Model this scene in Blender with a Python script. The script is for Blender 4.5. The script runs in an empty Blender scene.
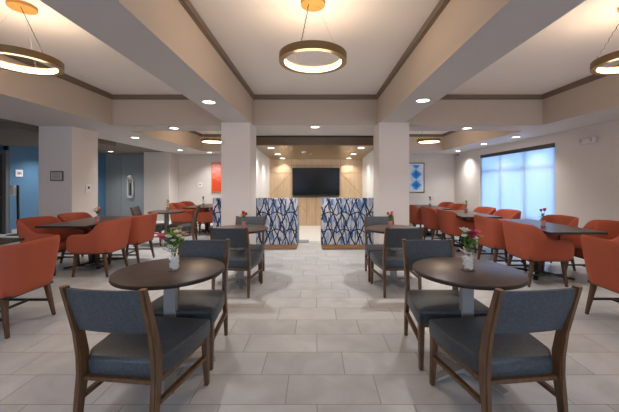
import bpy, bmesh, math, random
from mathutils import Vector, Matrix
random.seed(7)
S = bpy.context.scene
COL = S.collection
PI = math.pi
D = math.radians

# ------------------------------------------------------------------ materials
def nt(name):
    m = bpy.data.materials.new(name); m.use_nodes = True
    n = m.node_tree.nodes; l = m.node_tree.links
    return m, n, l, n['Principled BSDF']

def lin(c):
    return tuple((x/12.92 if x <= .04045 else ((x+.055)/1.055)**2.4) for x in [v/255 for v in c]) + (1,)

def plain(name, rgb, rough=.5, metal=0, noise=0, scale=20, bump=0, spec=.5, coat=0):
    m, n, l, b = nt(name)
    b.inputs['Roughness'].default_value = rough
    b.inputs['Metallic'].default_value = metal
    b.inputs['Specular IOR Level'].default_value = spec
    b.inputs['Coat Weight'].default_value = coat
    c = lin(rgb)
    b.inputs['Base Color'].default_value = c
    if noise or bump:
        tc = n.new('ShaderNodeTexCoord'); no = n.new('ShaderNodeTexNoise')
        no.inputs['Scale'].default_value = scale; no.inputs['Detail'].default_value = 6
        l.new(tc.outputs['Object'], no.inputs['Vector'])
        if noise:
            r = n.new('ShaderNodeValToRGB')
            r.color_ramp.elements[0].position = .3; r.color_ramp.elements[1].position = .7
            r.color_ramp.elements[0].color = tuple(v*(1-noise) for v in c[:3])+(1,)
            r.color_ramp.elements[1].color = tuple(min(1, v*(1+noise)) for v in c[:3])+(1,)
            l.new(no.outputs['Fac'], r.inputs['Fac']); l.new(r.outputs['Color'], b.inputs['Base Color'])
        if bump:
            bp = n.new('ShaderNodeBump'); bp.inputs['Strength'].default_value = bump; bp.inputs['Distance'].default_value = .01
            l.new(no.outputs['Fac'], bp.inputs['Height']); l.new(bp.outputs['Normal'], b.inputs['Normal'])
    return m

def wood(name, a, b_, rough=.4, scale=(1, 1, 12), sc=6, coat=0, spec=.5):
    m, n, l, b = nt(name)
    tc = n.new('ShaderNodeTexCoord'); mp = n.new('ShaderNodeMapping'); mp.inputs['Scale'].default_value = scale
    no = n.new('ShaderNodeTexNoise'); no.inputs['Scale'].default_value = sc; no.inputs['Detail'].default_value = 8
    no.inputs['Distortion'].default_value = .6
    l.new(tc.outputs['Object'], mp.inputs['Vector']); l.new(mp.outputs['Vector'], no.inputs['Vector'])
    r = n.new('ShaderNodeValToRGB'); r.color_ramp.elements[0].position = .3; r.color_ramp.elements[1].position = .7
    r.color_ramp.elements[0].color = lin(a); r.color_ramp.elements[1].color = lin(b_)
    l.new(no.outputs['Fac'], r.inputs['Fac']); l.new(r.outputs['Color'], b.inputs['Base Color'])
    b.inputs['Roughness'].default_value = rough; b.inputs['Coat Weight'].default_value = coat
    b.inputs['Specular IOR Level'].default_value = spec
    return m

def emit(name, rgb, s):
    m, n, l, b = nt(name)
    b.inputs['Base Color'].default_value = lin(rgb)
    b.inputs['Emission Color'].default_value = lin(rgb)
    b.inputs['Emission Strength'].default_value = s
    return m

def floor_mat():
    m, n, l, b = nt('large porcelain tiles')
    tc = n.new('ShaderNodeTexCoord'); sp = n.new('ShaderNodeSeparateXYZ'); l.new(tc.outputs['Object'], sp.inputs[0])
    def M(op, a, b_=None):
        k = n.new('ShaderNodeMath'); k.operation = op
        for i, v in enumerate((a, b_)):
            if v is None: continue
            if isinstance(v, (int, float)): k.inputs[i].default_value = v
            else: l.new(v, k.inputs[i])
        return k.outputs[0]
    ry = M('DIVIDE', M('SUBTRACT', sp.outputs[1], .142), .305)
    row = M('FLOOR', ry)
    fy = M('SUBTRACT', ry, row)
    xs = M('DIVIDE', M('ADD', M('ADD', sp.outputs[0], .196), M('MULTIPLY', M('SUBTRACT', row, 9), .2033)), .61)
    colm = M('FLOOR', xs); fx = M('SUBTRACT', xs, colm)
    ex = M('MULTIPLY', M('MINIMUM', fx, M('SUBTRACT', 1, fx)), .61)
    ey = M('MULTIPLY', M('MINIMUM', fy, M('SUBTRACT', 1, fy)), .305)
    e = M('MINIMUM', ex, ey)
    grout = n.new('ShaderNodeMapRange'); grout.inputs[1].default_value = .0022; grout.inputs[2].default_value = .0045
    l.new(e, grout.inputs[0])
    cb = n.new('ShaderNodeCombineXYZ'); l.new(colm, cb.inputs[0]); l.new(row, cb.inputs[1])
    wn = n.new('ShaderNodeTexWhiteNoise'); wn.noise_dimensions = '2D'; l.new(cb.outputs[0], wn.inputs['Vector'])
    # stone veining, different in each tile
    va = n.new('ShaderNodeVectorMath'); va.operation = 'MULTIPLY_ADD'
    l.new(wn.outputs['Color'], va.inputs[0]); va.inputs[1].default_value = (9, 9, 9); l.new(tc.outputs['Object'], va.inputs[2])
    no = n.new('ShaderNodeTexNoise'); no.inputs['Scale'].default_value = 2.6; no.inputs['Detail'].default_value = 7; no.inputs['Distortion'].default_value = 1.2
    l.new(va.outputs[0], no.inputs['Vector'])
    r = n.new('ShaderNodeValToRGB')
    r.color_ramp.elements[0].position = .3; r.color_ramp.elements[0].color = lin((190, 190, 190))
    r.color_ramp.elements[1].position = .7; r.color_ramp.elements[1].color = lin((212, 213, 214))
    l.new(no.outputs['Fac'], r.inputs['Fac'])
    hs = n.new('ShaderNodeHueSaturation'); l.new(r.outputs['Color'], hs.inputs['Color'])
    l.new(M('ADD', M('MULTIPLY', wn.outputs['Value'], .09), .955), hs.inputs['Value'])
    mx = n.new('ShaderNodeMix'); mx.data_type = 'RGBA'
    l.new(grout.outputs[0], mx.inputs['Factor']); mx.inputs[6].default_value = lin((158, 154, 150))
    l.new(hs.outputs['Color'], mx.inputs[7]); l.new(mx.outputs[2], b.inputs['Base Color'])
    b.inputs['Roughness'].default_value = .3
    b.inputs['Specular IOR Level'].default_value = .45
    bp = n.new('ShaderNodeBump'); bp.inputs['Strength'].default_value = .3; bp.inputs['Distance'].default_value = .002
    l.new(grout.outputs[0], bp.inputs['Height']); l.new(bp.outputs['Normal'], b.inputs['Normal'])
    return m

def booth_mat():
    m, n, l, b = nt('branch patterned upholstery')
    tc = n.new('ShaderNodeTexCoord'); sp = n.new('ShaderNodeSeparateXYZ'); l.new(tc.outputs['Object'], sp.inputs[0])
    def M(op, *a):
        k = n.new('ShaderNodeMath'); k.operation = op
        for i, v in enumerate(a):
            if isinstance(v, (int, float)): k.inputs[i].default_value = v
            else: l.new(v, k.inputs[i])
        return k.outputs[0]
    no = n.new('ShaderNodeTexNoise'); no.inputs['Scale'].default_value = 5; l.new(tc.outputs['Object'], no.inputs['Vector'])
    wob = M('MULTIPLY', M('SUBTRACT', no.outputs['Fac'], .5), .10)
    x = M('ADD', M('ADD', sp.outputs[0], sp.outputs[1]), wob); z = sp.outputs[2]
    def line(slope, per, off, w):
        # distance to the nearest line of a family x + slope*z = k*per
        u = M('DIVIDE', M('ADD', M('ADD', x, M('MULTIPLY', z, slope)), off), per)
        f = M('ABSOLUTE', M('SUBTRACT', M('FRACT', u), .5))
        return M('LESS_THAN', M('MULTIPLY', M('SUBTRACT', .5, f), per), w)
    # broad navy branches leaning both ways
    a = line(.38, .19, 0, .0135); c = line(-.42, .19, .05, .0125); d = line(.16, .26, .1, .009)
    # nearly level garlands that scallop
    zz = M('SUBTRACT', z, M('MULTIPLY', M('ABSOLUTE', M('SINE', M('MULTIPLY', x, 10.5))), .07))
    f = M('ABSOLUTE', M('SUBTRACT', M('FRACT', M('DIVIDE', zz, .36)), .5))
    g = M('LESS_THAN', M('MULTIPLY', M('SUBTRACT', .5, f), .36), .012)
    allm = M('MAXIMUM', M('MAXIMUM', a, c), M('MAXIMUM', d, g))
    # pale ground with light and mid blue strokes
    mp = n.new('ShaderNodeMapping'); mp.inputs['Scale'].default_value = (1, 1, .22)
    l.new(tc.outputs['Object'], mp.inputs['Vector'])
    vo = n.new('ShaderNodeTexVoronoi'); vo.inputs['Scale'].default_value = 30; l.new(mp.outputs[0], vo.inputs['Vector'])
    s2 = n.new('ShaderNodeSeparateColor'); l.new(vo.outputs['Color'], s2.inputs[0])
    r = n.new('ShaderNodeValToRGB'); r.color_ramp.interpolation = 'CONSTANT'
    cols = [(0, (200, 202, 210)), (.3, (164, 178, 204)), (.5, (112, 138, 182)), (.64, (210, 210, 214)), (.84, (86, 112, 160))]
    r.color_ramp.elements[0].color = lin(cols[0][1]); r.color_ramp.elements[1].position = cols[1][0]; r.color_ramp.elements[1].color = lin(cols[1][1])
    for p, q in cols[2:]:
        e = r.color_ramp.elements.new(p); e.color = lin(q)
    l.new(s2.outputs[0], r.inputs['Fac'])
    mx = n.new('ShaderNodeMix'); mx.data_type = 'RGBA'
    l.new(allm, mx.inputs['Factor']); l.new(r.outputs['Color'], mx.inputs[6]); mx.inputs[7].default_value = lin((22, 28, 48))
    l.new(mx.outputs[2], b.inputs['Base Color']); b.inputs['Roughness'].default_value = .8
    return m

def shade_mat():
    m = bpy.data.materials.new('solar screen fabric'); m.use_nodes = True
    n = m.node_tree.nodes; l = m.node_tree.links; n.clear()
    o = n.new('ShaderNodeOutputMaterial'); t = n.new('ShaderNodeBsdfTranslucent'); d = n.new('ShaderNodeBsdfDiffuse'); mx = n.new('ShaderNodeMixShader')
    t.inputs[0].default_value = (.80, .86, .92, 1); d.inputs[0].default_value = (.6, .62, .65, 1); mx.inputs[0].default_value = .25
    l.new(t.outputs[0], mx.inputs[1]); l.new(d.outputs[0], mx.inputs[2]); l.new(mx.outputs[0], o.inputs[0])
    return m

def glass_mat(name, tint=(.98, .99, .99, 1), w=.93):
    m = bpy.data.materials.new(name); m.use_nodes = True
    n = m.node_tree.nodes; l = m.node_tree.links; n.clear()
    o = n.new('ShaderNodeOutputMaterial'); t = n.new('ShaderNodeBsdfTransparent'); g = n.new('ShaderNodeBsdfGlossy'); mx = n.new('ShaderNodeMixShader')
    t.inputs[0].default_value = tint; g.inputs['Roughness'].default_value = .03; mx.inputs[0].default_value = 1-w
    l.new(t.outputs[0], mx.inputs[1]); l.new(g.outputs[0], mx.inputs[2]); l.new(mx.outputs[0], o.inputs[0])
    return m

MAT = dict(
    floor=floor_mat(), booth=booth_mat(), shade=shade_mat(), glass=glass_mat('clear glass'),
    wall=plain('warm grey wall paint', (206, 199, 193), .75, bump=.03, scale=120),
    column=plain('pale column paint', (222, 213, 207), .7, bump=.03, scale=120),
    ceil=plain('ceiling paint', (200, 193, 188), .85),
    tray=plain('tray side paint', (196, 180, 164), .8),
    traytop=plain('glow lightened tray top', (238, 230, 223), .85),  # same paint as the soffits, lightened to carry the pendant glow
    blue=plain('blue wall paint', (78, 118, 152), .7),
    panelgrey=plain('grey wall covering', (132, 137, 140), .55, noise=.06, scale=40),
    darkceil=plain('shade darkened ceiling', (110, 100, 90), .85),  # left ceiling coloured dark to stand in for its low light
    baywhite=plain('white bay wall paint', (234, 235, 238), .6),
    crown=plain('taupe crown paint', (124, 108, 94), .5),
    base=plain('skirting paint', (190, 184, 178), .5),
    vinyl=plain('slate woven vinyl', (62, 69, 76), .42, noise=.3, scale=70, bump=.25, spec=.5),
    brown=wood('walnut stained beech', (74, 50, 32), (110, 78, 50), .38, (6, 6, 1), 6),
    browntop=wood('oiled wood end', (140, 96, 58), (164, 116, 74), .4, (6, 6, 1), 6),
    orange=plain('burnt orange tweed', (176, 90, 66), .85, noise=.12, scale=160, bump=.2, spec=.25),
    seatorange=plain('burnt orange seat tweed', (164, 80, 58), .85, noise=.12, scale=160, bump=.2, spec=.25),
    orangeleg=wood('walnut chair legs', (74, 50, 34), (104, 72, 48), .4, (6, 6, 1), 6),
    black=plain('black powder coat', (24, 24, 26), .4, 0),
    top=wood('walnut laminate', (66, 52, 46), (92, 73, 64), .33, (1.5, 9, 1), 5, spec=.5),
    edge=plain('dark table edge', (40, 33, 32), .4),
    steel=plain('grey painted steel', (160, 158, 156), .42, .15),
    brass=plain('satin brass', (152, 126, 90), .35, .7),
    canopy=plain('gold canopy', (200, 150, 80), .45, .3),
    cable=plain('twisted cable', (86, 70, 52), .6),
    wire=plain('thin steel wire', (190, 180, 165), .4, .5),
    led=emit('warm led strip', (255, 226, 190), 7),
    down=emit('downlight lens', (255, 246, 236), 3),
    downtrim=plain('white downlight trim', (225, 225, 225), .4),
    white=plain('white plastic', (226, 226, 226), .4),
    lightwood=wood('light oak veneer', (208, 178, 144), (222, 196, 164), .42, (6, 6, .7), 3),
    seam=plain('dark veneer seam', (120, 88, 56), .6),
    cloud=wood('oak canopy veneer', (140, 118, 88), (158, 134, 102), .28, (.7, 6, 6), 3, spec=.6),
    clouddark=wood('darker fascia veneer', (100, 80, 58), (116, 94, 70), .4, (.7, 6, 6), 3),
    screen=plain('television screen', (12, 13, 15), .22, spec=.35),
    bezel=plain('television bezel', (20, 20, 22), .35),
    plinth=wood('oak plinth', (150, 108, 70), (178, 134, 92), .45, (1, 6, 6), 4),
    door=plain('dark glazed door', (58, 56, 54), .3), doorframe=plain('grey door frame', (104, 106, 108), .5),
    metal=plain('dark window frame', (70, 72, 78), .4, .3),
    shadebox=plain('dark shade cassette', (52, 46, 44), .5),
    pebble=plain('white vase stones', (240, 237, 230), .6, noise=.15, scale=60),
    rug=plain('grey rug', (142, 142, 142), .95, noise=.1, scale=80),
    loungefloor=plain('pale lounge tile', (222, 222, 220), .35),
    leaf=plain('leaf green', (88, 128, 52), .5), leafdark=plain('dark leaf green', (52, 86, 44), .5),
    leaflight=plain('light leaf green', (140, 172, 76), .5),
    pink=plain('pink petals', (232, 96, 132), .6), magenta=plain('magenta petals', (168, 30, 84), .6),
    cream=plain('cream petals', (240, 230, 220), .6), peach=plain('peach petals', (236, 160, 112), .6),
    red=plain('red petals', (186, 54, 50), .6), ribbon=plain('pale pink ribbon', (232, 212, 206), .5),
    pinkpot=plain('pink tinted glass', (196, 140, 140), .25), greypot=plain('smoky glass', (150, 130, 120), .2),
    gframe=plain('grey picture frame', (104, 92, 88), .5), mat_white=plain('picture mount', (226, 228, 232), .6),
    oframe=plain('orange picture frame', (214, 120, 68), .5), dark=plain('dark hole', (30, 30, 32), .6),
)

def art_blue():
    m, n, l, b = nt('blue diamonds print')
    tc = n.new('ShaderNodeTexCoord'); sp = n.new('ShaderNodeSeparateXYZ'); l.new(tc.outputs['Object'], sp.inputs[0])
    def M(op, *a):
        k = n.new('ShaderNodeMath'); k.operation = op
        for i, v in enumerate(a):
            if isinstance(v, (int, float)): k.inputs[i].default_value = v
            else: l.new(v, k.inputs[i])
        return k.outputs[0]
    ax = M('DIVIDE', M('ABSOLUTE', M('ADD', sp.outputs[0], 0)), .20)
    az = M('DIVIDE', M('ABSOLUTE', M('SUBTRACT', M('FRACT', M('ADD', M('DIVIDE', M('SUBTRACT', sp.outputs[2], .13), .42), .5)), .5)), .5)
    s = M('ADD', ax, az)
    r = n.new('ShaderNodeValToRGB'); r.color_ramp.interpolation = 'CONSTANT'
    el = r.color_ramp.elements
    el[0].color = lin((14, 112, 190)); el[1].position = .5; el[1].color = lin((28, 140, 214))
    e = el.new(.98); e.color = lin((176, 210, 238)); e = el.new(1.5); e.color = lin((206, 222, 238))
    mr = M('DIVIDE', s, 1); l.new(mr, r.inputs['Fac'])
    # ramp saturates past 1, so scale
    sc = M('MULTIPLY', s, .5); l.new(sc, r.inputs['Fac'])
    el[1].position = .25; el[2].position = .49; el[3].position = .75
    no = n.new('ShaderNodeTexNoise'); no.inputs['Scale'].default_value = 9; l.new(tc.outputs['Object'], no.inputs['Vector'])
    hs = n.new('ShaderNodeHueSaturation'); l.new(r.outputs['Color'], hs.inputs['Color']); l.new(M('ADD', no.outputs['Fac'], .5), hs.inputs['Value'])
    l.new(hs.outputs['Color'], b.inputs['Base Color']); b.inputs['Roughness'].default_value = .4
    return m

def art_orange():
    m, n, l, b = nt('orange striped print')
    tc = n.new('ShaderNodeTexCoord'); sp = n.new('ShaderNodeSeparateXYZ'); l.new(tc.outputs['Object'], sp.inputs[0])
    mp = n.new('ShaderNodeMapping'); mp.inputs['Scale'].default_value = (2, 1, 14); l.new(tc.outputs['Object'], mp.inputs[0])
    no = n.new('ShaderNodeTexNoise'); no.inputs['Scale'].default_value = 3; l.new(mp.outputs[0], no.inputs['Vector'])
    mr = n.new('ShaderNodeMapRange'); mr.inputs[1].default_value = -.5; mr.inputs[2].default_value = .35; l.new(sp.outputs[2], mr.inputs[0])
    mu = n.new('ShaderNodeMath'); mu.operation = 'MULTIPLY'; l.new(mr.outputs[0], mu.inputs[0]); l.new(no.outputs['Fac'], mu.inputs[1])
    r = n.new('ShaderNodeValToRGB'); r.color_ramp.elements[0].position = .2; r.color_ramp.elements[0].color = lin((206, 72, 34))
    r.color_ramp.elements[1].position = .62; r.color_ramp.elements[1].color = lin((232, 168, 160))
    l.new(mu.outputs[0], r.inputs['Fac']); l.new(r.outputs['Color'], b.inputs['Base Color'])
    return m
MAT['artblue'] = art_blue(); MAT['artorange'] = art_orange()

# ------------------------------------------------------------------ helpers
def link(name, bm, mats, parent=None, loc=(0, 0, 0), rot=(0, 0, 0), smooth=True, normals=True):
    if normals: bmesh.ops.recalc_face_normals(bm, faces=bm.faces)
    me = bpy.data.meshes.new(name); bm.to_mesh(me); bm.free()
    if not isinstance(mats, (list, tuple)): mats = [mats]
    for m in mats: me.materials.append(MAT[m])
    if smooth:
        for p in me.polygons: p.use_smooth = True
        try: me.set_sharp_from_angle(angle=D(38))
        except Exception: pass
    o = bpy.data.objects.new(name, me); COL.objects.link(o)
    o.location = loc; o.rotation_euler = rot
    if parent: o.parent = parent
    return o

def box(bm, c, s, bev=0, seg=2, mi=0, rot=None, taper=None):
    g = bmesh.ops.create_cube(bm, size=1); vs = g['verts']
    for v in vs:
        k = 1
        if taper and v.co.z < 0: k = taper
        v.co = Vector((v.co.x*s[0]*k, v.co.y*s[1]*k, v.co.z*s[2]))
    fs = list({f for v in vs for f in v.link_faces})
    if bev:
        es = list({e for v in vs for e in v.link_edges})
        r = bmesh.ops.bevel(bm, geom=es, offset=bev, segments=seg, profile=.5, affect='EDGES')
        vs = list({v for f in r['faces'] for v in f.verts} | {v for v in vs if v.is_valid})
        fs = list({f for v in vs for f in v.link_faces})
    for f in fs: f.material_index = mi
    R = rot if rot else Matrix.Identity(3)
    for v in vs: v.co = R @ v.co + Vector(c)
    return vs

def bar(bm, a, b, w, d, w2=None, d2=None, bev=.004, mi=0, up=(0, 1, 0)):
    """square section member from a to b, section w x d at a and w2 x d2 at b"""
    a, b = Vector(a), Vector(b); w2 = w2 or w; d2 = d2 or d
    ax = (b-a).normalized(); u = Vector(up); x = u.cross(ax).normalized(); y = ax.cross(x)
    vs = []
    for p, ww, dd in ((a, w, d), (b, w2, d2)):
        for sx, sy in ((-1, -1), (1, -1), (1, 1), (-1, 1)):
            vs.append(bm.verts.new(p + x*sx*ww/2 + y*sy*dd/2))
    fs = [bm.faces.new([vs[i] for i in q]) for q in ((3, 2, 1, 0), (4, 5, 6, 7), (0, 1, 5, 4), (1, 2, 6, 5), (2, 3, 7, 6), (3, 0, 4, 7))]
    for f in fs: f.material_index = mi
    if bev:
        es = list({e for f in fs for e in f.edges})
        bmesh.ops.bevel(bm, geom=es, offset=bev, segments=1, affect='EDGES')

def lathe(bm, prof, c=(0, 0, 0), n=24, mi=0, cap=True):
    rings = []
    for r, z in prof:
        rings.append([bm.verts.new((c[0]+r*math.cos(2*PI*i/n), c[1]+r*math.sin(2*PI*i/n), c[2]+z)) for i in range(n)])
    for a, b in zip(rings, rings[1:]):
        for i in range(n):
            f = bm.faces.new((a[i], a[(i+1) % n], b[(i+1) % n], b[i])); f.material_index = mi
    if cap:
        f = bm.faces.new(rings[0][::-1]); f.material_index = mi
        f = bm.faces.new(rings[-1]); f.material_index = mi
    return rings

def tube(bm, pts, r, n=8, mi=0, r2=None):
    pts = [Vector(p) for p in pts]; rings = []
    for i, p in enumerate(pts):
        t = (pts[min(i+1, len(pts)-1)] - pts[max(i-1, 0)]).normalized()
        u = t.orthogonal().normalized() if i == 0 else (u - t*u.dot(t)).normalized()
        w = t.cross(u); rr = r + ((r2 if r2 else r)-r)*i/(len(pts)-1)
        rings.append([bm.verts.new(p + (u*math.cos(2*PI*k/n)+w*math.sin(2*PI*k/n))*rr) for k in range(n)])
    for a, b in zip(rings, rings[1:]):
        for i in range(n):
            bm.faces.new((a[i], a[(i+1) % n], b[(i+1) % n], b[i])).material_index = mi
    bm.faces.new(rings[0][::-1]).material_index = mi; bm.faces.new(rings[-1]).material_index = mi

def B(): return bmesh.new()

def thing(name, label, cat, loc=(0, 0, 0), rz=0, group=None):
    o = bpy.data.objects.new(name, None); COL.objects.link(o); o.empty_display_size = .1
    o.location = loc; o.rotation_euler = (0, 0, rz)
    return tag(o, label, cat, group)

def tag(o, label, cat, group=None):
    o['label'] = label; o['category'] = cat
    if group: o['group'] = group
    return o

def struct(name, bm, mats, smooth=False, label=None, parent=None, normals=True):
    o = link(name, bm, mats, parent, smooth=smooth, normals=normals)
    if not parent: o['kind'] = 'structure'
    if label: o['label'] = label
    return o

def kids(o): return [c for c in COL.objects if c.parent == o]

def dup(root, loc, rz, label=None, group=None):
    r = root.copy(); COL.objects.link(r); r.location = loc; r.rotation_euler = (0, 0, rz)
    if label: r['label'] = label
    if group: r['group'] = group
    for ch in kids(root):
        c = ch.copy(); COL.objects.link(c); c.parent = r
        for g in kids(ch):
            d = g.copy(); COL.objects.link(d); d.parent = c
    return r

# ------------------------------------------------------------------ room shell
ZB, ZT = 2.55, 3.15
XL, XR, YB, YF = -8.5, 5.5, 12.4, -3.2

bm = B(); box(bm, (-1.5, 4.7, -.05), (14.4, 16.2, .1)); struct('floor', bm, 'floor')

TR = [(-4.05, -1.74, -.5, 6.2), (-1.25, 1.22, -.5, 6.2), (1.70, 4.5, -.5, 6.2), (-4.1, -1.74, 6.9, 11.2), (1.70, 4.55, 6.9, 11.2)]
xs = sorted({XL-.15, XR+.15, -5.6} | {t[0] for t in TR} | {t[1] for t in TR})
ys = sorted({YF-.15, 13.0} | {t[2] for t in TR} | {t[3] for t in TR})
def up(x, y): return any(a < x < b and c < y < d for a, b, c, d in TR)
bm = B()
H = {}
for i in range(len(xs)-1):
    for j in range(len(ys)-1):
        H[i, j] = up((xs[i]+xs[i+1])/2, (ys[j]+ys[j+1])/2)
def quad(p, mi):
    f = bm.faces.new([bm.verts.new(q) for q in p]); f.material_index = mi
for (i, j), u in H.items():
    x0, x1, y0, y1 = xs[i], xs[i+1], ys[j], ys[j+1]; z = ZT if u else ZB
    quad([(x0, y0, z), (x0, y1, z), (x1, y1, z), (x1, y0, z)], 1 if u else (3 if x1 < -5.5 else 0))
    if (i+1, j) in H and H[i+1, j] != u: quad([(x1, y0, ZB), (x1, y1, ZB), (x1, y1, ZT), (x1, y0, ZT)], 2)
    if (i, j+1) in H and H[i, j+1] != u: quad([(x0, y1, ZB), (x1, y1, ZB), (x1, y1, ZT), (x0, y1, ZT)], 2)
quad([(xs[0], ys[0], 3.4), (xs[-1], ys[0], 3.4), (xs[-1], ys[-1], 3.4), (xs[0], ys[-1], 3.4)], 0)
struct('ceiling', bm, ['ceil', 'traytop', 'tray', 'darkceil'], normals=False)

for k, (a, b, c, d) in enumerate(TR):
    bm = B(); h = .075; z = ZT-h/2; t = .035
    for cc, ss in (((a+t/2, (c+d)/2, z), (t, d-c, h)), ((b-t/2, (c+d)/2, z), (t, d-c, h)),
                   (((a+b)/2, c+t/2, z), (b-a, t, h)), (((a+b)/2, d-t/2, z), (b-a, t, h))):
        box(bm, cc, ss)
        big = (ss[0]-.02 if ss[0] < .1 else ss[0], ss[1]-.02 if ss[1] < .1 else ss[1], .03)
        off = Vector(cc) - Vector(((a+b)/2, (c+d)/2, z))
        off = Vector((math.copysign(.01, off.x) if ss[0] < .1 else 0, math.copysign(.01, off.y) if ss[1] < .1 else 0, -.04))
        box(bm, Vector(cc)+off, big)
    struct('trim_%d' % (k+1), bm, 'crown')

# right wall with window opening
WY0, WY1, WZ0, WZ1 = 7.18, 10.46, .42, 2.33
bm = B(); T = .16; xr = XR+T/2
def wallbox(y0, y1, z0, z1): box(bm, (xr, (y0+y1)/2, (z0+z1)/2), (T, y1-y0, z1-z0))
wallbox(YF, WY0, 0, ZB+.1); wallbox(WY1, YB+.3, 0, ZB+.1); wallbox(WY0, WY1, 0, WZ0); wallbox(WY0, WY1, WZ1, ZB+.1)
struct('wall_right', bm, 'wall')
bm = B(); xm = XR+.10
for y in (WY0+.03, 8.28, 9.37, WY1-.03): box(bm, (xm, y, (WZ0+WZ1)/2), (.05, .055, WZ1-WZ0))
for z in (WZ0+.03, 1.78, WZ1-.03): box(bm, (xm, (WY0+WY1)/2, z), (.049, WY1-WY0, .055))
w = struct('window_1', bm, 'metal')
bm = B(); box(bm, (XR+.135, (WY0+WY1)/2, (WZ0+WZ1)/2), (.006, WY1-WY0, WZ1-WZ0)); struct('window_pane', bm, 'glass', parent=w)
t = thing('roller_shade', 'translucent roller shade lowered over the big right wall window', 'window shade', (XR+.03, 0, 0))
bm = B(); y0 = WY0+.01; y1 = WY1-.01
box(bm, (0, (y0+y1)/2, (WZ0+WZ1-.09)/2+.02), (.002, y1-y0, WZ1-WZ0-.13)); link('shade_fabric', bm, 'shade', t, smooth=False)
bm = B(); box(bm, (0, (y0+y1)/2, WZ1-.05), (.058, y1-y0, .10), .006); link('shade_cassette', bm, 'shadebox', t)
bm = B(); box(bm, (0, (y0+y1)/2, WZ0+.02), (.014, y1-y0, .025), .004); link('hem_bar', bm, 'white', t)

# back wall (two stretches either side of the television bay), bump and side walls
bm = B(); box(bm, (3.8, YB+.1, ZB/2+.05), (4.1, .2, ZB+.1)); box(bm, (-3.6, YB+.1, ZB/2+.05), (3.8, .2, ZB+.1)); struct('wall_back', bm, 'wall')
bm = B(); box(bm, (-5.93, 12.1, ZB/2+.05), (.94, 1.0, ZB+.1), 0); struct('wall_back_pier', bm, 'wall')
bm = B(); box(bm, (-7.45, 12.7, ZB/2+.05), (2.2, .2, ZB+.1)); 
box(bm, (-6.75, 12.585, ZB/2), (.008, .03, ZB)); box(bm, (-7.86, 12.585, ZB/2), (.012, .03, ZB))
for k in range(5): box(bm, (-8.44+k*.12, 12.59, ZB/2), (.02, .02, ZB))
struct('wall_back_left', bm, 'panelgrey')
bm = B(); box(bm, (XL-.08, 10.7, ZB/2+.05), (.16, 4.1, ZB+.1)); box(bm, (-9.6, 8.65+.08, ZB/2+.05), (2.1, .16, ZB+.1)); struct('wall_left_blue', bm, 'blue')
bm = B(); box(bm, (-10.6, 2.7, ZB/2+.05), (.16, 12.0, ZB+.1)); struct('wall_left', bm, 'wall')
bm = B(); box(bm, (-9.6, 2.7, ZB+.05), (2.1, 12.2, .1)); struct('ceiling_left', bm, 'darkceil')
bm = B(); box(bm, (-9.6, 4.7, -.05), (2.0, 16.2, .1)); struct('floor_left', bm, 'floor')
bm = B()
for (x0, x1) in ((-10.8, -5.6), (-1.2, 1.2), (5.2, 5.7)): box(bm, ((x0+x1)/2, YF-.1, 1.6), (x1-x0, .2, 3.4))
for (x0, x1) in ((-5.6, -1.2), (1.2, 5.2)):
    box(bm, ((x0+x1)/2, YF-.1, .2), (x1-x0, .2, .4)); box(bm, ((x0+x1)/2, YF-.1, 2.85), (x1-x0, .2, .9))
struct('wall_front', bm, 'wall')
for k, (x0, x1) in enumerate(((-5.6, -1.2), (1.2, 5.2))):  # unseen windows, added to let sky light into the room
    bm = B(); n_ = 4
    for i in range(n_+1): box(bm, (x0+(x1-x0)*i/n_, YF-.1, 1.4), (.06, .06, 2.0))
    for z in (.43, 2.37): box(bm, ((x0+x1)/2, YF-.1, z), (x1-x0, .055, .06))
    w = struct('window_%d' % (k+2), bm, 'metal')
    bm = B(); box(bm, ((x0+x1)/2, YF-.12, 1.4), (x1-x0, .006, 2.0)); struct('window_pane', bm, 'glass', parent=w)
# dropped soffit at the far left
bm = B(); box(bm, (-8.1, 7.35, ZB-.06), (4.9, 2.9, .12)); struct('trim_6', bm, 'darkceil')

# door on the blue wall
bm = B(); dz = 2.2
for x in (-8.56, -9.62): box(bm, (x, 8.62, dz/2), (.10, .12, dz))
box(bm, (-9.09, 8.62, dz+.05), (1.16, .12, .1)); d1 = struct('door_1', bm, 'doorframe')
bm = B(); box(bm, (-9.09, 8.63, dz/2), (.96, .05, dz-.01)); struct('door_leaf', bm, 'door', parent=d1)
bm = B(); box(bm, (-9.09, 8.60, 1.45), (.6, .012, 1.1)); struct('door_pane', bm, 'screen', parent=d1)
bm = B(); tube(bm, [(-8.70, 8.60, 1.0), (-8.70, 8.55, 1.0), (-8.83, 8.55, 1.0)], .011); struct('door_handle', bm, 'steel', smooth=True, parent=d1)

# columns
def column(name, x0, x1, y0, y1, z=ZB):
    bm = B(); box(bm, ((x0+x1)/2, (y0+y1)/2, z/2), (x1-x0, y1-y0, z))
    o = struct(name, bm, 'column')
    bm = B(); t = .012
    box(bm, ((x0+x1)/2, (y0+y1)/2, .05), (x1-x0+2*t, y1-y0+2*t, .1)); struct('column_baseboard', bm, 'base', parent=o)
    return o
column('column', -1.80, -1.25, 5.92, 6.52); column('column', 1.20, 1.77, 5.92, 6.52)
column('column', -5.6, -4.93, 6.3, 7.05)

def baseb(name, c, s): b_ = B(); box(b_, c, s, .003, 1); struct(name, b_, 'base')
baseb('baseboard_right', (XR-.008, 4.5, .05), (.016, 15, .1)); baseb('baseboard_back', (3.7, YB-.008, .05), (3.9, .016, .1))
baseb('baseboard_back_left', (-3.6, YB-.008, .05), (3.6, .016, .1)); baseb('baseboard_left', (XL+.008, 10.6, .05), (.016, 3.8, .1))

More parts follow.
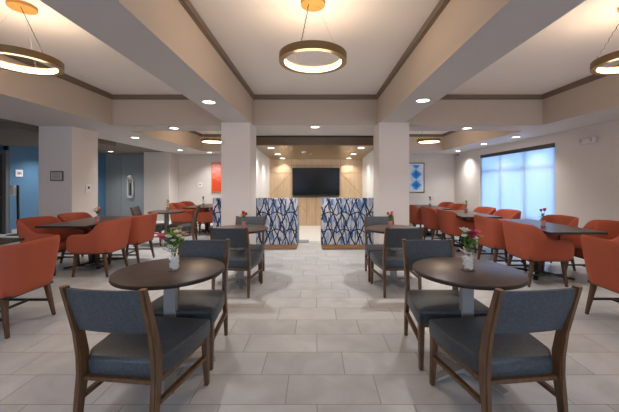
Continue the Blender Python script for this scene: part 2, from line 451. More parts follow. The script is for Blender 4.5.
# television bay: side walls, oak wall, floating oak canopy
YT = 10.2
for s in (-1, 1):
    bm = B(); box(bm, (s*1.60, 9.95, ZB/2), (.16, 4.9, ZB)); struct('wall_bay_left' if s < 0 else 'wall_bay_right', bm, 'baywhite')
bm = B(); box(bm, (0, YT+.1, ZB/2), (3.04, .2, ZB)); 
def seam(x0, z0, x1, z1):
    a = Vector((x0, YT-.001, z0)); b_ = Vector((x1, YT-.001, z1)); bar(bm, a, b_, .006, .012, bev=0, mi=1)
for x in (-.80, .80, 0): seam(x, .02 if x else .02, x, .92 if x == 0 else 2.2)
seam(-1.5, 1.73, -.8, 1.73); seam(.8, 1.73, 1.5, 1.73); seam(-.8, 1.73, -1.5, 1.0); seam(.8, 1.73, 1.5, 1.0)
seam(-.8, .92, -1.5, .3); seam(.8, .92, 1.5, .3); seam(-.8, .92, -.3, .45); seam(.8, .92, .3, .45); seam(-.3, .02, -.3, .92); seam(.3, .02, .3, .92)
seam(-1.5, 1.98, 1.5, 1.98)
struct('wall_television', bm, ['lightwood', 'seam'], label='pale oak panelled television wall')
bm = B(); box(bm, (0, 8.93, 2.276), (3.0, 2.60, .05), rot=Matrix.Identity(3))
for v in bm.verts: v.co.z -= (v.co.y-7.6)*.0542 - .065
box(bm, (0, 7.615, 2.42), (3.0, .05, .185), mi=1); box(bm, (0, 7.62, 2.532), (2.98, .05, .04), mi=2)  # last box: dark strip coloured in as the shadow gap above the fascia
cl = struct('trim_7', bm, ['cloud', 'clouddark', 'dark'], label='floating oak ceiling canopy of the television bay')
bm = B(); box(bm, (0, 8.83, .004), (3.0, 2.7, .008)); struct('floor_bay', bm, 'loungefloor')

t = thing('television', 'large black wall-mounted television on the oak panelled wall', 'television', (0, YT-.04, 1.44))
bm = B(); box(bm, (0, 0, 0), (1.54, .05, .90), .008); link('television_body', bm, 'bezel', t)
bm = B(); box(bm, (0, -.027, .012), (1.50, .004, .85)); link('screen', bm, 'screen', t, smooth=False)
t2 = thing('soundbar', 'thin dark soundbar mounted just under the black television', 'soundbar', (0, YT-.041, .955))
bm = B(); box(bm, (0, 0, 0), (1.5, .08, .05), .012); link('speaker_case', bm, 'bezel', t2)
bm = B()
box(bm, (0, -.042, 0), (1.42, .004, .03)); link('speaker_grille', bm, 'gframe', t2)

# ------------------------------------------------------------------ lounge booths
def booth(x0, x1, label):
    cx = (x0+x1)/2; W = x1-x0
    t = thing('booth_sofa', label, 'sofa', (cx, 6.545, 0), 0, 'patterned booths facing the television')
    bm = B(); box(bm, (0, .06, .595), (W, .12, .98), .018, 3); link('backrest', bm, 'booth', t)
    for s in (-1, 1):
        bm = B(); box(bm, (s*(W/2-.035), .43, .40), (.07, .62, .66), .018, 3); a = link('armrest', bm, 'booth', t)
        bm = B(); box(bm, (s*(W/2-.03), .50, .86), (.055, .34, .035), .012, 2); bar(bm, (s*(W/2-.03), .64, .72), (s*(W/2-.03), .64, .85), .03, .03)
        bar(bm, (s*(W/2-.03), .36, .72), (s*(W/2-.03), .36, .85), .03, .03); link('arm_cap', bm, 'brown', a)
    bm = B(); box(bm, (0, .42, .40), (W-.15, .58, .16), .03, 3); link('seat', bm, 'vinyl', t)
    bm = B(); box(bm, (0, .38, .06), (W-.03, .75, .085), .004, 1); box(bm, (0, .40, .2), (W-.16, .62, .26)); link('plinth', bm, 'plinth', t)
    for sx in (-1, 1):
        for y in (.09, .70): bm = B(); box(bm, (sx*(W/2-.06), y, .008), (.06, .06, .018)); link('glide', bm, 'black', t)
    return t
booth(-2.17, -.39, 'blue and white branch-patterned booth back, left of the aisle')
booth(.11, 1.95, 'blue and white branch-patterned booth back, right of the aisle')
bm = B(); box(bm, (-.62, 7.45, .014), (.9, .28, .012), .003, 1); tag(link('floor_mat', bm, 'rug'), 'small grey mat on pale floor behind the left booth', 'mat')

# ------------------------------------------------------------------ slate side chair (faces +Y, origin between the rear feet)
def side_chair(label):
    t = thing('dining_chair', label, 'chair', (0, 0, 0), 0)
    # rear leg runs foot -> seat -> top as one boomerang post
    for s in (-1, 1):
        bm = B()
        prof = [(0, 0, .040), (.018, .20, .052), (.038, .36, .068), (.036, .46, .070), (.010, .60, .060), (-.075, .868, .040)]
        prev = None
        for (y, z, d) in prof:
            x = s*(.218 + (.004 if z < .3 else 0)); th = .016 if z > .05 else .013
            ring = [bm.verts.new((x-th, y-d/2, z)), bm.verts.new((x+th, y-d/2, z)), bm.verts.new((x+th, y+d/2, z)), bm.verts.new((x-th, y+d/2, z))]
            if prev:
                for i in range(4): bm.faces.new((prev[i], prev[(i+1) % 4], ring[(i+1) % 4], ring[i]))
            else: bm.faces.new(ring[::-1])
            prev = ring
        f = bm.faces.new(prev); f.material_index = 1
        bmesh.ops.bevel(bm, geom=[e for e in bm.edges if abs((e.verts[0].co-e.verts[1].co).z) > .05], offset=.006, segments=2, affect='EDGES')
        link('rear_leg', bm, ['brown', 'browntop'], t)
        bm = B(); bar(bm, (s*.258, .538, 0), (s*.252, .524, .36), .030, .034, .044, .050, .005); link('front_leg', bm, 'brown', t)
        bm = B(); bar(bm, (s*.226, .045, .222), (s*.254, .510, .205), .022, .036, bev=.004, up=(1, 0, 0)); link('stretcher', bm, 'brown', t)
    bm = B()
    bar(bm, (-.205, .045, .330), (.205, .045, .330), .036, .024, bev=.003, up=(0, 0, 1))
    bar(bm, (-.237, .525, .330), (.237, .525, .330), .036, .024, bev=.003, up=(0, 0, 1))
    for s in (-1, 1): bar(bm, (s*.216, .06, .330), (s*.252, .510, .330), .024, .036, bev=.003, up=(0, 0, 1))
    link('seat_frame', bm, 'brown', t)
    # cushion: trapezoid, slightly crowned, rounded edges
    bm = B(); n = 10; rows = []
    def half(v): return (.200 + (.262-.200)*min(1, v*1.35)) if v < .74 else .262
    outl = []
    pts = [(-.196, .052), (.196, .052), (.240, .11), (.272, .30), (.284, .53), (.270, .562), (0, .568), (-.270, .562), (-.284, .53), (-.272, .30), (-.240, .11)]
    lay = [(.95, .349), (.99, .354), (1.0, .368), (1.0, .425), (.99, .440), (.96, .450)]
    c = Vector((0, .31))
    prev = None
    for k, z in lay:
        ring = [bm.verts.new((c.x+(x-c.x)*k, c.y+(y-c.y)*k, z - .012*(y < .1) )) for x, y in pts]
        if prev:
            for i in range(len(pts)): bm.faces.new((prev[i], prev[(i+1) % len(pts)], ring[(i+1) % len(pts)], ring[i]))
        else: bm.faces.new(ring[::-1])
        prev = ring
    r2 = [bm.verts.new((c.x+(x-c.x)*.6, c.y+(y-c.y)*.6, .455)) for x, y in pts]
    for i in range(len(pts)): bm.faces.new((prev[i], prev[(i+1) % len(pts)], r2[(i+1) % len(pts)], r2[i]))
    bm.faces.new(r2)
    link('seat', bm, 'vinyl', t)
    # back pad, gently curved, between and a little in front of the posts
    bm = B(); nx, nz = 10, 4; grid = {}
    for side in (0, 1):
        for i in range(nx+1):
            for j in range(nz+1):
                u = i/nx*2-1; v = j/nz; z = .612+v*.246
                y = .012-(z-.60)*.33 - .018*(1-u*u) + (.016 if side else -.016)
                e = .006 if (j in (0, nz)) else 0
                y += -e if side else e
                grid[side, i, j] = bm.verts.new((u*.203, y, z))
    for side in (0, 1):
        for i in range(nx):
            for j in range(nz):
                q = [grid[side, i, j], grid[side, i+1, j], grid[side, i+1, j+1], grid[side, i, j+1]]
                bm.faces.new(q if not side else q[::-1])
    for i in range(nx):
        for j in (0, nz): bm.faces.new((grid[0, i, j], grid[0, i+1, j], grid[1, i+1, j], grid[1, i, j]))
    for j in range(nz):
        for i in (0, nx): bm.faces.new((grid[0, i, j], grid[0, i, j+1], grid[1, i, j+1], grid[1, i, j]))
    link('backrest', bm, 'vinyl', t)
    return t

GC = 'slate chairs at the round tables'
spots = [
    ((-1.075, 1.66, 0), D(-6.5), 'slate vinyl side chair, back to viewer, in the left foreground'),
    ((1.125, 1.66, 0), D(6.5), 'slate vinyl side chair, back to viewer, in the right foreground'),
    ((-1.05, 2.875, 0), PI+D(0.5), 'slate side chair on far side of the front left round table'),
    ((1.05, 2.875, 0), PI-D(0.5), 'slate side chair on far side of the front right round table'),
    ((-1.045, 3.82, 0), D(-3), 'slate side chair on near side of second left round table'),
    ((1.060, 3.82, 0), D(3), 'slate side chair on near side of second right round table'),
    ((-1.055, 4.965, 0), PI, 'slate side chair on far side of second left round table, before the left booth'),
    ((1.015, 4.965, 0), PI, 'slate side chair on far side of second right round table, before the right booth'),
    ((-4.02, 7.05, 0), D(-78), 'dark slate chair left of the far left round table by the pier'),
    ((-2.82, 7.30, 0), D(104), 'dark slate chair right of the far left round table, before orange armchairs'),
]
c0 = None
for loc, rz, lab in spots:
    if c0 is None:
        c0 = side_chair(lab); c0.location = loc; c0.rotation_euler = (0, 0, rz); c0['group'] = GC
    else: dup(c0, loc, rz, lab, GC)

# ------------------------------------------------------------------ round tables
def round_table(loc, label):
    t = thing('round_table', label, 'table', loc, D(23), 'round pedestal tables')
    bm = B(); lathe(bm, [(.370, .728), (.382, .731), (.385, .736), (.385, .752)], n=64, mi=1)
    r = lathe(bm, [(.385, .752), (.383, .758), (.378, .760)], n=64, mi=0); link('tabletop', bm, ['top', 'edge'], t)
    bm = B(); box(bm, (0, 0, .38), (.088, .05, .69), .004, 1); link('pedestal', bm, 'steel', t, rot=(0, 0, -D(23)))
    bm = B(); box(bm, (0, 0, .722), (.30, .30, .012)); link('mounting_plate', bm, 'black', t)
    for k in range(4):
        bm = B(); a = k*PI/2
        bar(bm, (.02*math.cos(a), .02*math.sin(a), .048), (.315*math.cos(a), .315*math.sin(a), .026), .075, .030, .062, .018, .005, up=(0, 0, 1))
        link('foot', bm, 'steel', t)
    bm = B(); lathe(bm, [(.05, .0), (.05, .05), (.045, .06)], n=20); link('hub', bm, 'steel', t)
    return t
rt = round_table((-1.08, 2.32, 0), 'round walnut pedestal table in the left foreground')
for loc, lab in (((1.12, 2.32, 0), 'round walnut pedestal table in the right foreground'),
                 ((-1.07, 4.43, 0), 'second round walnut table on the left, in front of the column'),
                 ((1.10, 4.43, 0), 'second round walnut table on the right, in front of the column'),
                 ((-3.40, 7.10, 0), 'small far round table before the white pier, far left')):
    dup(rt, loc, D(23) if loc[0] < 0 else D(203), lab)

# ------------------------------------------------------------------ rectangular tables (long side along Y)
def long_table(loc, label, L=1.5):
    t = thing('rectangular_table', label, 'table', loc, 0, 'long dark dining tables')
    bm = B(); box(bm, (0, 0, .744), (.75, L, .032), .004, 1); 
    for f in bm.faces: f.material_index = 0 if f.normal.z > .9 else 1
    link('tabletop', bm, ['top', 'edge'], t)
    bm = B(); box(bm, (0, 0, .38), (.09, .09, .68), .004, 1); box(bm, (0, 0, .718), (.4, .9, .02)); link('pedestal', bm, 'black', t)
    for k, a in enumerate((D(50), D(130), D(230), D(310))):
        bm = B(); bar(bm, (.02*math.cos(a), .02*math.sin(a), .045), (.44*math.cos(a), .44*math.sin(a), .02), .07, .03, .055, .02, .004, up=(0, 0, 1)); link('foot', bm, 'black', t)
    return t
lt = long_table((3.42, 4.80, 0), 'long dark table in the right row, nearest whole one below the window edge')
LT = [((3.145, 6.64, 0), 'long dark table in the right row, second from the front, beside the window'),
      ((2.98, 8.46, 0), 'long dark table at the far end of the right row'),
      ((3.45, 2.55, 0), 'long dark table at right edge behind the large foreground orange armchair'),
      ((-3.80, 5.38, 0), 'long dark table at left beside the framed notice column'),
      ((-3.78, 2.90, 0), 'long dark table at left edge behind the foreground orange armchair'),
      ((-3.10, 8.88, 0), 'long dark table far left near the orange picture')]
for loc, lab in LT: dup(lt, loc, 0, lab)

# ------------------------------------------------------------------ orange armchair (faces +Y, origin below the middle)
def armchair(label):
    t = thing('armchair', label, 'armchair', (0, 0, 0), 0)
    # plan path from the left arm front round the back to the right arm front
    path = []
    W, BK, F, R = .285, -.295, .315, .16
    for k in range(7): path.append((-W - .004, F - k*(F-BK-R)/6, 0))
    for k in range(1, 6):
        a = PI + k*PI/2/6; path.append((-W+R+R*math.cos(a), BK+R+R*math.sin(a), 1))
    for k in range(0, 7): path.append((-W+R+k*(2*W-2*R)/6, BK, 2))
    left = path[:12]; path = path[:19] + [(-x, y, q) for x, y, q in left[::-1]]
    def top(x, y):
        # arm level .645, swept up to .86 at the back
        s = (y - (BK+.06))/.26
        s = min(1, max(0, s)); s = 1-(3*s*s-2*s*s*s)
        return .648 + .205*s + (.008*(1-(x/W)**2) if y < BK+.02 else 0)
    P = [Vector((x, y)) for x, y, q in path]; n = len(P)
    bm = B(); rings = []
    for i, p in enumerate(P):
        tg = (P[min(i+1, n-1)]-P[max(i-1, 0)]).normalized(); nr = Vector((tg.y, -tg.x))   # points out
        if nr.dot(p-Vector((0, .02))) < 0: nr = -nr
        zt = top(p.x, p.y); th = .026
        rake = max(0, min(1, (.05-p.y)/.3))
        endr = 0
        if i in (0, n-1): endr = 1
        elif i in (1, n-2): endr = .0
        zt -= .035*endr; zb = .36 + .02*endr
        sec = []
        for (o_, z) in ((th*.4, zb-.004), (th, zb+.015), (th, (zb+zt)/2), (th, zt-.03), (th*.55, zt-.006), (-th*.55, zt-.006), (-th, zt-.03), (-th, (zb+zt)/2), (-th, zb+.015), (-th*.4, zb-.004)):
            lean = (z-.36)*.11*rake - .02*(1-(z-.36)/.5)
            q = p + nr*(o_+lean)
            sec.append(bm.verts.new((q.x, q.y, z)))
        rings.append(sec)
    m = len(rings[0])
    for a, b_ in zip(rings, rings[1:]):
        for i in range(m): bm.faces.new((a[i], a[(i+1) % m], b_[(i+1) % m], b_[i]))
    for rr in (rings[0], rings[-1]):
        cc = bm.verts.new(sum((v.co for v in rr), Vector())/m + Vector((0, .012, 0)))
        for i in range(m): bm.faces.new((rr[i], rr[(i+1) % m], cc))
    o = link('shell', bm, 'orange', t)
    sub = o.modifiers.new('smooth', 'SUBSURF'); sub.levels = 1; sub.render_levels = 1
    bm = B(); box(bm, (0, .03, .425), (.53, .57, .12), .03, 3); link('seat', bm, 'seatorange', t)
    bm = B(); box(bm, (0, .01, .355), (.50, .54, .03), .008, 1); link('seat_base', bm, 'black', t)
    feet = {}
    for sx in (-1, 1):
        for sy in (-1, 1):
            a = (sx*.225, .215 if sy > 0 else -.20, .35); b_ = (sx*.250, .248 if sy > 0 else -.262, 0)
            bm = B(); bar(bm, a, b_, .048, .048, .030, .030, .006, up=(0, 1, 0)); link('leg', bm, 'orangeleg', t)
    for sx in (-1, 1):
        bm = B(); bar(bm, (sx*.245, .228, .165), (sx*.245, -.235, .165), .022, .022, bev=.002, up=(0, 0, 1)); link('stretcher', bm, 'black', t)
    bm = B(); bar(bm, (-.24, 0, .165), (.24, 0, .165), .022, .022, bev=.002, up=(0, 0, 1)); link('stretcher', bm, 'black', t)
    return t
GA = 'orange armchairs at the long tables'
E, Wt = -PI/2, PI/2      # facing +X, facing -X
AC = [
    ((3.12, 4.44), E, 'orange armchair on aisle side of nearest right long table, near seat'),
    ((3.08, 5.20), E, 'orange armchair on aisle side of nearest right long table, far seat'),
    ((4.0, 4.46), Wt, 'orange armchair against right wall, near seat of nearest right table'),
    ((3.86, 5.22), Wt, 'orange armchair on window side of nearest right table, far seat by tulip vase'),
    ((2.95, 6.50), E, 'orange armchair on aisle side of second right table, near seat'),
    ((2.84, 7.22), E, 'orange armchair on aisle side of second right table, far seat'),
    ((3.72, 6.40), Wt, 'orange armchair on window side of second right table, near seat'),
    ((3.62, 7.08), Wt, 'orange armchair on window side of second right table, far seat'),
    ((2.72, 8.20), E, 'orange armchair on aisle side of farthest right table, near seat'),
    ((2.68, 8.90), E, 'orange armchair on aisle side of farthest right table, half behind the column'),
    ((3.52, 8.20), Wt, 'orange armchair on window side of farthest right table, near seat'),
    ((3.50, 8.90), Wt, 'orange armchair on window side of farthest right table, far seat'),
    ((3.15, 3.08), E, 'large orange armchair cut by the right picture edge'),
    ((-3.04, 3.06), Wt, 'large orange armchair cut by the left picture edge'),
    ((-3.36, 4.88), Wt, 'orange armchair on aisle side of left long table, near seat'),
    ((-3.30, 5.60), Wt, 'orange armchair on aisle side of left long table, far seat'),
    ((-4.20, 4.96), E, 'orange armchair behind left long table, before the blue wall'),
    ((-4.18, 5.68), E, 'orange armchair behind left long table, before the beige column'),
    ((-3.60, 8.55), E, 'far left orange armchair, left side of table near orange picture, near seat'),
    ((-3.60, 9.25), E, 'far left orange armchair, left side of table near orange picture, far seat'),
    ((-2.86, 8.52), Wt, 'orange armchair just left of the booth end, near seat'),
    ((-2.84, 9.22), Wt, 'orange armchair behind another one, just left of booth end'),
]
a0 = None
for (x, y), rz, lab in AC:
    if a0 is None:
        a0 = armchair(lab); a0.location = (x, y, 0); a0.rotation_euler = (0, 0, rz); a0['group'] = GA
    else: dup(a0, (x, y, 0), rz, lab, GA)

# ------------------------------------------------------------------ vases and flowers
def ico(bm, c, r, sub=1, mi=0, sc=(1, 1, 1), rot=None):
    g = bmesh.ops.create_icosphere(bm, subdivisions=sub, radius=r)
    R = rot or Matrix.Identity(3)
    for v in g['verts']: v.co = R @ Vector((v.co.x*sc[0], v.co.y*sc[1], v.co.z*sc[2])) + Vector(c)
    for f in {f for v in g['verts'] for f in v.link_faces}: f.material_index = mi

def blossom_bm(r, tulip):
    bm = B()
    if tulip:
        for k in range(6):
            a = k*PI/3; R = Matrix.Rotation(a, 3, 'Z') @ Matrix.Rotation(D(14), 3, 'Y')
            ico(bm, R @ Vector((r*.38, 0, r*.5)), r*.62, 2, sc=(.35, .75, 1.35), rot=R)
    else:
        ico(bm, (0, 0, r*.25), r*.35, 2)
        for ring, (m, tilt, rr) in enumerate(((5, 35, .45), (7, 62, .72))):
            for k in range(m):
                R = Matrix.Rotation(k*2*PI/m+ring*.4, 3, 'Z') @ Matrix.Rotation(D(tilt), 3, 'Y')
                ico(bm, R @ Vector((0, 0, r*rr)), r*.42, 1, sc=(.32, .9, 1.1), rot=R)
    return bm

def leaf_bm(bm, base, d, L, w, mi=0):
    d = Vector(d).normalized(); s = d.cross(Vector((0, 0, 1))).normalized(); 
    if s.length < .1: s = Vector((1, 0, 0))
    nrm = s.cross(d); prev = None
    for i in range(6):
        u = i/5; ww = w*math.sin(PI*min(.98, .12+u*.86)); p = Vector(base) + d*L*u - Vector((0, 0, 1))*L*.25*u*u
        ring = [bm.verts.new(p-s*ww), bm.verts.new(p+nrm*.0015+nrm*ww*-.25), bm.verts.new(p+s*ww), bm.verts.new(p-nrm*.0015+nrm*ww*-.25)]
        if prev:
            for k in range(4): bm.faces.new((prev[k], prev[(k+1) % 4], ring[(k+1) % 4], ring[k])).material_index = mi
        else: bm.faces.new(ring[::-1]).material_index = mi
        prev = ring
    bm.faces.new(prev).material_index = mi

def bottle_vase(loc, label):
    t = thing('glass_vase', label, 'vase', loc)
    bm = B(); n = 8
    def sq(r, z, k=.55):
        out = []
        for i in range(16):
            a = 2*PI*i/16+PI/16; c, s = math.cos(a), math.sin(a)
            m = (abs(c)**5+abs(s)**5)**(-1/5) if r > .028 else 1
            out.append(bm.verts.new((r*m*c, r*m*s, z)))
        return out
    prof = [(.035, 0), (.038, .006), (.038, .098), (.032, .114), (.023, .124), (.023, .146), (.027, .152)]
    prev = None
    for r, z in prof:
        ring = sq(r, z)
        if prev:
            for i in range(16): bm.faces.new((prev[i], prev[(i+1) % 16], ring[(i+1) % 16], ring[i]))
        else: bm.faces.new(ring[::-1])
        prev = ring
    link('glass_body', bm, 'glass', t)
    bm = B(); box(bm, (0, 0, .005), (.070, .070, .008), .002, 1); link('glass_foot', bm, 'greypot', t)
    bm = B(); rnd = random.Random(3)
    for k in range(130):
        ico(bm, (rnd.uniform(-.0235, .0235), rnd.uniform(-.0235, .0235), rnd.uniform(.016, .102)), rnd.uniform(.0085, .0115), 1)
    o = link('pebbles', bm, 'pebble', t); o['kind'] = 'stuff'
    bm = B(); tube(bm, [(.0235*math.cos(a), .0235*math.sin(a), .130) for a in [k*PI/8 for k in range(17)]], .0042, 6)
    tube(bm, [(-.024, -.006, .130), (-.045, -.012, .145), (-.080, -.015, .165)], .004, 6, r2=.006)
    tube(bm, [(-.024, -.006, .132), (-.034, -.012, .155), (-.046, -.014, .175)], .004, 6, r2=.006)
    tube(bm, [(.006, -.026, .128), (.010, -.040, .10), (.004, -.045, .07)], .003, 6)
    link('ribbon_bow', bm, 'ribbon', t)
    return t

def bouquet(loc, label, blooms, z0=.10, nleaf=26, spread=.05, top=.21, seed=1):
    """blooms: (dx, dy, z, radius, material, tulip)"""
    rnd = random.Random(seed)
    t = thing('flower_bouquet', label, 'flowers', loc, 0, 'cut flowers on the tables')
    for dx, dy, z, r, m, tul in blooms:
        bm = blossom_bm(r*(1 if tul else 1.22), tul)
        o = link('blossom', bm, m, t, loc=(dx, dy, z), rot=(-dy*5, dx*5, rnd.uniform(0, 6)))
    bm = B()
    for dx, dy, z, r, m, tul in blooms: tube(bm, [(0, 0, z0-.07), (dx*.25, dy*.25, z0+.02), (dx*.8, dy*.8, (z+z0)/2+.01), (dx, dy, z)], .0022, 5)
    link('stems', bm, 'leaf', t)
    bm = B()
    for k in range(nleaf):
        a = rnd.uniform(0, 2*PI); e = rnd.uniform(.5, 1.35); z = rnd.uniform(z0+.03, top-.04)
        leaf_bm(bm, (rnd.uniform(-.012, .012), rnd.uniform(-.012, .012), z), (math.cos(a)*math.cos(e), math.sin(a)*math.cos(e), math.sin(e)), rnd.uniform(.6, 1.1)*spread*1.4, rnd.uniform(.007, .012), mi=k % 3)
    o = link('leaves', bm, ['leaf', 'leaflight', 'leafdark'], t); o['kind'] = 'stuff'
    return t

v1 = bottle_vase((-1.045, 2.30, .7605), 'clear bottle vase of white pebbles on the left foreground table')
v2 = dup(v1, (1.115, 2.29, .7605), D(10), 'clear bottle vase of white pebbles on the right foreground table', None)
v1['group'] = v2['group'] = 'pebble filled glass vases'
bouquet((-1.045, 2.30, .762), 'mixed bouquet with a drooping pink bloom on the left foreground table',
        [(-.02, -.05, .245, .022, 'cream', False), (.045, -.04, .25, .020, 'cream', False), (-.045, .0, .235, .020, 'peach', False), (.02, -.05, .262, .018, 'leaflight', False), (.075, -.02, .23, .016, 'cream', False), (-.085, -.02, .235, .032, 'pink', False), (-.060, -.03, .195, .018, 'cream', False), (-.01, .02, .285, .026, 'peach', False), (.035, -.02, .275, .024, 'cream', False), (.065, .0, .262, .02, 'peach', False),
         (.01, -.04, .215, .020, 'cream', False), (-.015, -.045, .18, .016, 'cream', False), (.055, -.03, .225, .017, 'leaflight', False), (-.03, -.02, .26, .020, 'leaflight', False), (.03, .03, .30, .018, 'peach', False)], z0=.13, nleaf=60, spread=.085, top=.29, seed=4)
bouquet((1.115, 2.29, .762), 'bouquet with white and magenta blooms on the right foreground table',
        [(-.035, -.02, .285, .034, 'cream', False), (.02, -.03, .262, .034, 'magenta', False), (.0, -.05, .245, .022, 'magenta', False), (.055, -.03, .28, .020, 'pink', False), (-.04, -.03, .25, .018, 'cream', False), (.045, .01, .272, .024, 'magenta', False), (.03, -.045, .235, .018, 'cream', False), (.085, -.01, .245, .018, 'peach', False),
         (.0, -.04, .185, .015, 'leaflight', False), (.05, -.03, .20, .016, 'leaflight', False)], z0=.13, nleaf=60, spread=.075, top=.28, seed=9)

def cup_vase(loc, label, m):
    bm = B(); lathe(bm, [(.026, 0), (.030, .004), (.033, .09), (.031, .09), (.027, .01)], n=24)
    return tag(link('tumbler_vase', bm, m, loc=loc), label, 'vase', 'small vases')
def small(x, y, where, blooms, m='greypot', seed=1, nl=14, sp=.05, top=.2):
    cup_vase((x, y, .7605), 'small tinted vase ' + where, m)
    return bouquet((x, y, .762), 'small flower bunch ' + where, blooms, z0=.09, nleaf=nl, spread=sp, top=top, seed=seed)
small(-1.04, 4.50, 'on second left round table', [(-.01, 0, .20, .03, 'red', True), (.035, -.01, .185, .026, 'red', True), (-.04, .01, .175, .02, 'peach', False), (.02, .03, .19, .022, 'pink', True)], 'pinkpot', 5, 18, .06, .2)
small(1.07, 4.50, 'on second right round table', [(-.03, 0, .19, .024, 'red', True), (.02, -.01, .205, .026, 'pink', True), (0, .01, .18, .02, 'cream', False), (.03, .03, .17, .022, 'peach', True)], 'pinkpot', 6, 18, .06, .2)
small(3.35, 4.60, 'on nearest right long table', [(.02, 0, .235, .030, 'red', True), (-.01, .03, .225, .024, 'magenta', True)], 'pinkpot', 7, 12, .06, .2)
small(3.20, 6.65, 'on second right long table', [(.0, 0, .24, .026, 'leaflight', True), (.02, .02, .22, .022, 'leaflight', True)], 'greypot', 8, 12, .06, .24)
small(3.03, 8.30, 'on farthest right long table', [(.0, 0, .24, .03, 'leafdark', True), (.02, 0, .20, .02, 'leaf', True)], 'greypot', 10, 8, .05, .24)
small(-3.60, 5.14, 'on left long table', [(-.03, 0, .20, .028, 'cream', True), (.02, 0, .21, .03, 'peach', True), (.03, .02, .19, .022, 'red', True)], 'pinkpot', 11, 16, .06, .2)
small(-3.38, 7.10, 'on far left round table by the pier', [(0, 0, .24, .03, 'peach', True), (.02, 0, .22, .024, 'leaf', True)], 'greypot', 12, 10, .05, .24)
small(-3.05, 8.45, 'on far left long table near orange picture', [(0, 0, .24, .03, 'leafdark', True), (-.02, .0, .21, .022, 'red', True)], 'greypot', 13, 8, .05, .24)

# ------------------------------------------------------------------ ring pendants
def pendant(loc, label):
    t = thing('ring_pendant', label, 'pendant light', loc, 0, 'ring pendants hanging in the ceiling trays')
    R1, R2, z0, z1 = .325, .275, 2.565, 2.635; n = 72
    bm = B()
    def ring(r, z): return [bm.verts.new((r*math.cos(2*PI*i/n), r*math.sin(2*PI*i/n), z)) for i in range(n)]
    A = [ring(R1, z0), ring(R1, z1), ring(R2, z1), ring(R2, z1-.004), ring(R2+.012, z1-.004), ring(R2+.012, z0+.004), ring(R2, z0+.004), ring(R2, z0)]
    for k in range(len(A)):
        a, b_ = A[k], A[(k+1) % len(A)]
        for i in range(n): bm.faces.new((a[i], a[(i+1) % n], b_[(i+1) % n], b_[i]))
    link('ring_frame', bm, 'brass', t)
    bm = B(); A = [ring(R2+.008, z0+.010), ring(R2+.008, z1-.012), ring(R2+.0115, z1-.012), ring(R2+.0115, z0+.010)]
    for k in range(4):
        a, b_ = A[k], A[(k+1) % 4]
        for i in range(n): bm.faces.new((a[i], a[(i+1) % n], b_[(i+1) % n], b_[i]))
    link('light_strip', bm, 'led', t)
    bm = B(); lathe(bm, [(.115, ZT-.03), (.118, ZT-.026), (.118, ZT-.001)], n=40)
    ico(bm, (.05, .03, ZT-.033), .008); ico(bm, (-.05, .05, ZT-.033), .008); link('canopy', bm, 'canopy', t)
    for k, a in enumerate((D(251), D(20), D(132))):
        bm = B(); ex, ey = .30*math.cos(a), .30*math.sin(a)
        if k == 0:
            pts = []
            for i in range(25):
                u = i/24; w = .004*math.sin(i*2.2)*(1 if 0 < i < 24 else 0)
                pts.append((ex*u+(1-u)*(-.04)+w, ey*u+(1-u)*-.02+w, ZT-.03+(z1-ZT+.03)*u))
            tube(bm, pts, .0035, 6); link('power_cable', bm, 'cable', t)
        else:
            tube(bm, [(.05*math.cos(a), .05*math.sin(a), ZT-.03), (ex, ey, z1)], .0011, 5); link('suspension_wire', bm, 'wire', t)
    return t
PD = [((0-.03, 3.02, 0), 'ring pendant hanging in the centre ceiling tray'), ((-2.90, 3.08, 0), 'ring pendant at upper left, cut by picture edge'),
      ((3.11, 3.05, 0), 'ring pendant at upper right, cut by picture edge'), ((-2.95, 8.9, 0), 'small-looking distant ring pendant in the far left tray'),
      ((3.22, 8.9, 0), 'small-looking distant ring pendant in the far right tray')]
p0 = pendant(*PD[0])
for loc, lab in PD[1:]: dup(p0, loc, D(92) if loc[0] < 0 else D(-92), lab)
def lamp(kind, name, loc, power, color, **kw):
    l = bpy.data.lights.new(name, kind); l.energy = power; l.color = color
    for k, v in kw.items(): setattr(l, k, v)
    o = bpy.data.objects.new(name, l); COL.objects.link(o); o.location = loc
    return o
WARM = (1, .78, .56)
for x, sx in ((-3.4, 4.3), (3.2, 3.9)):       # added fill lamps at the unseen windows behind the camera
    o_ = lamp('AREA', 'window_daylight', (x, YF+.05, 1.4), 18, (1, .94, .88), shape='RECTANGLE', size=sx, size_y=1.9)
    o_.rotation_euler = (PI/2, 0, 0)
for loc, lab in PD:
    lamp('POINT', 'pendant_lamp', (loc[0], loc[1], 2.58), 11, WARM, shadow_soft_size=.25)

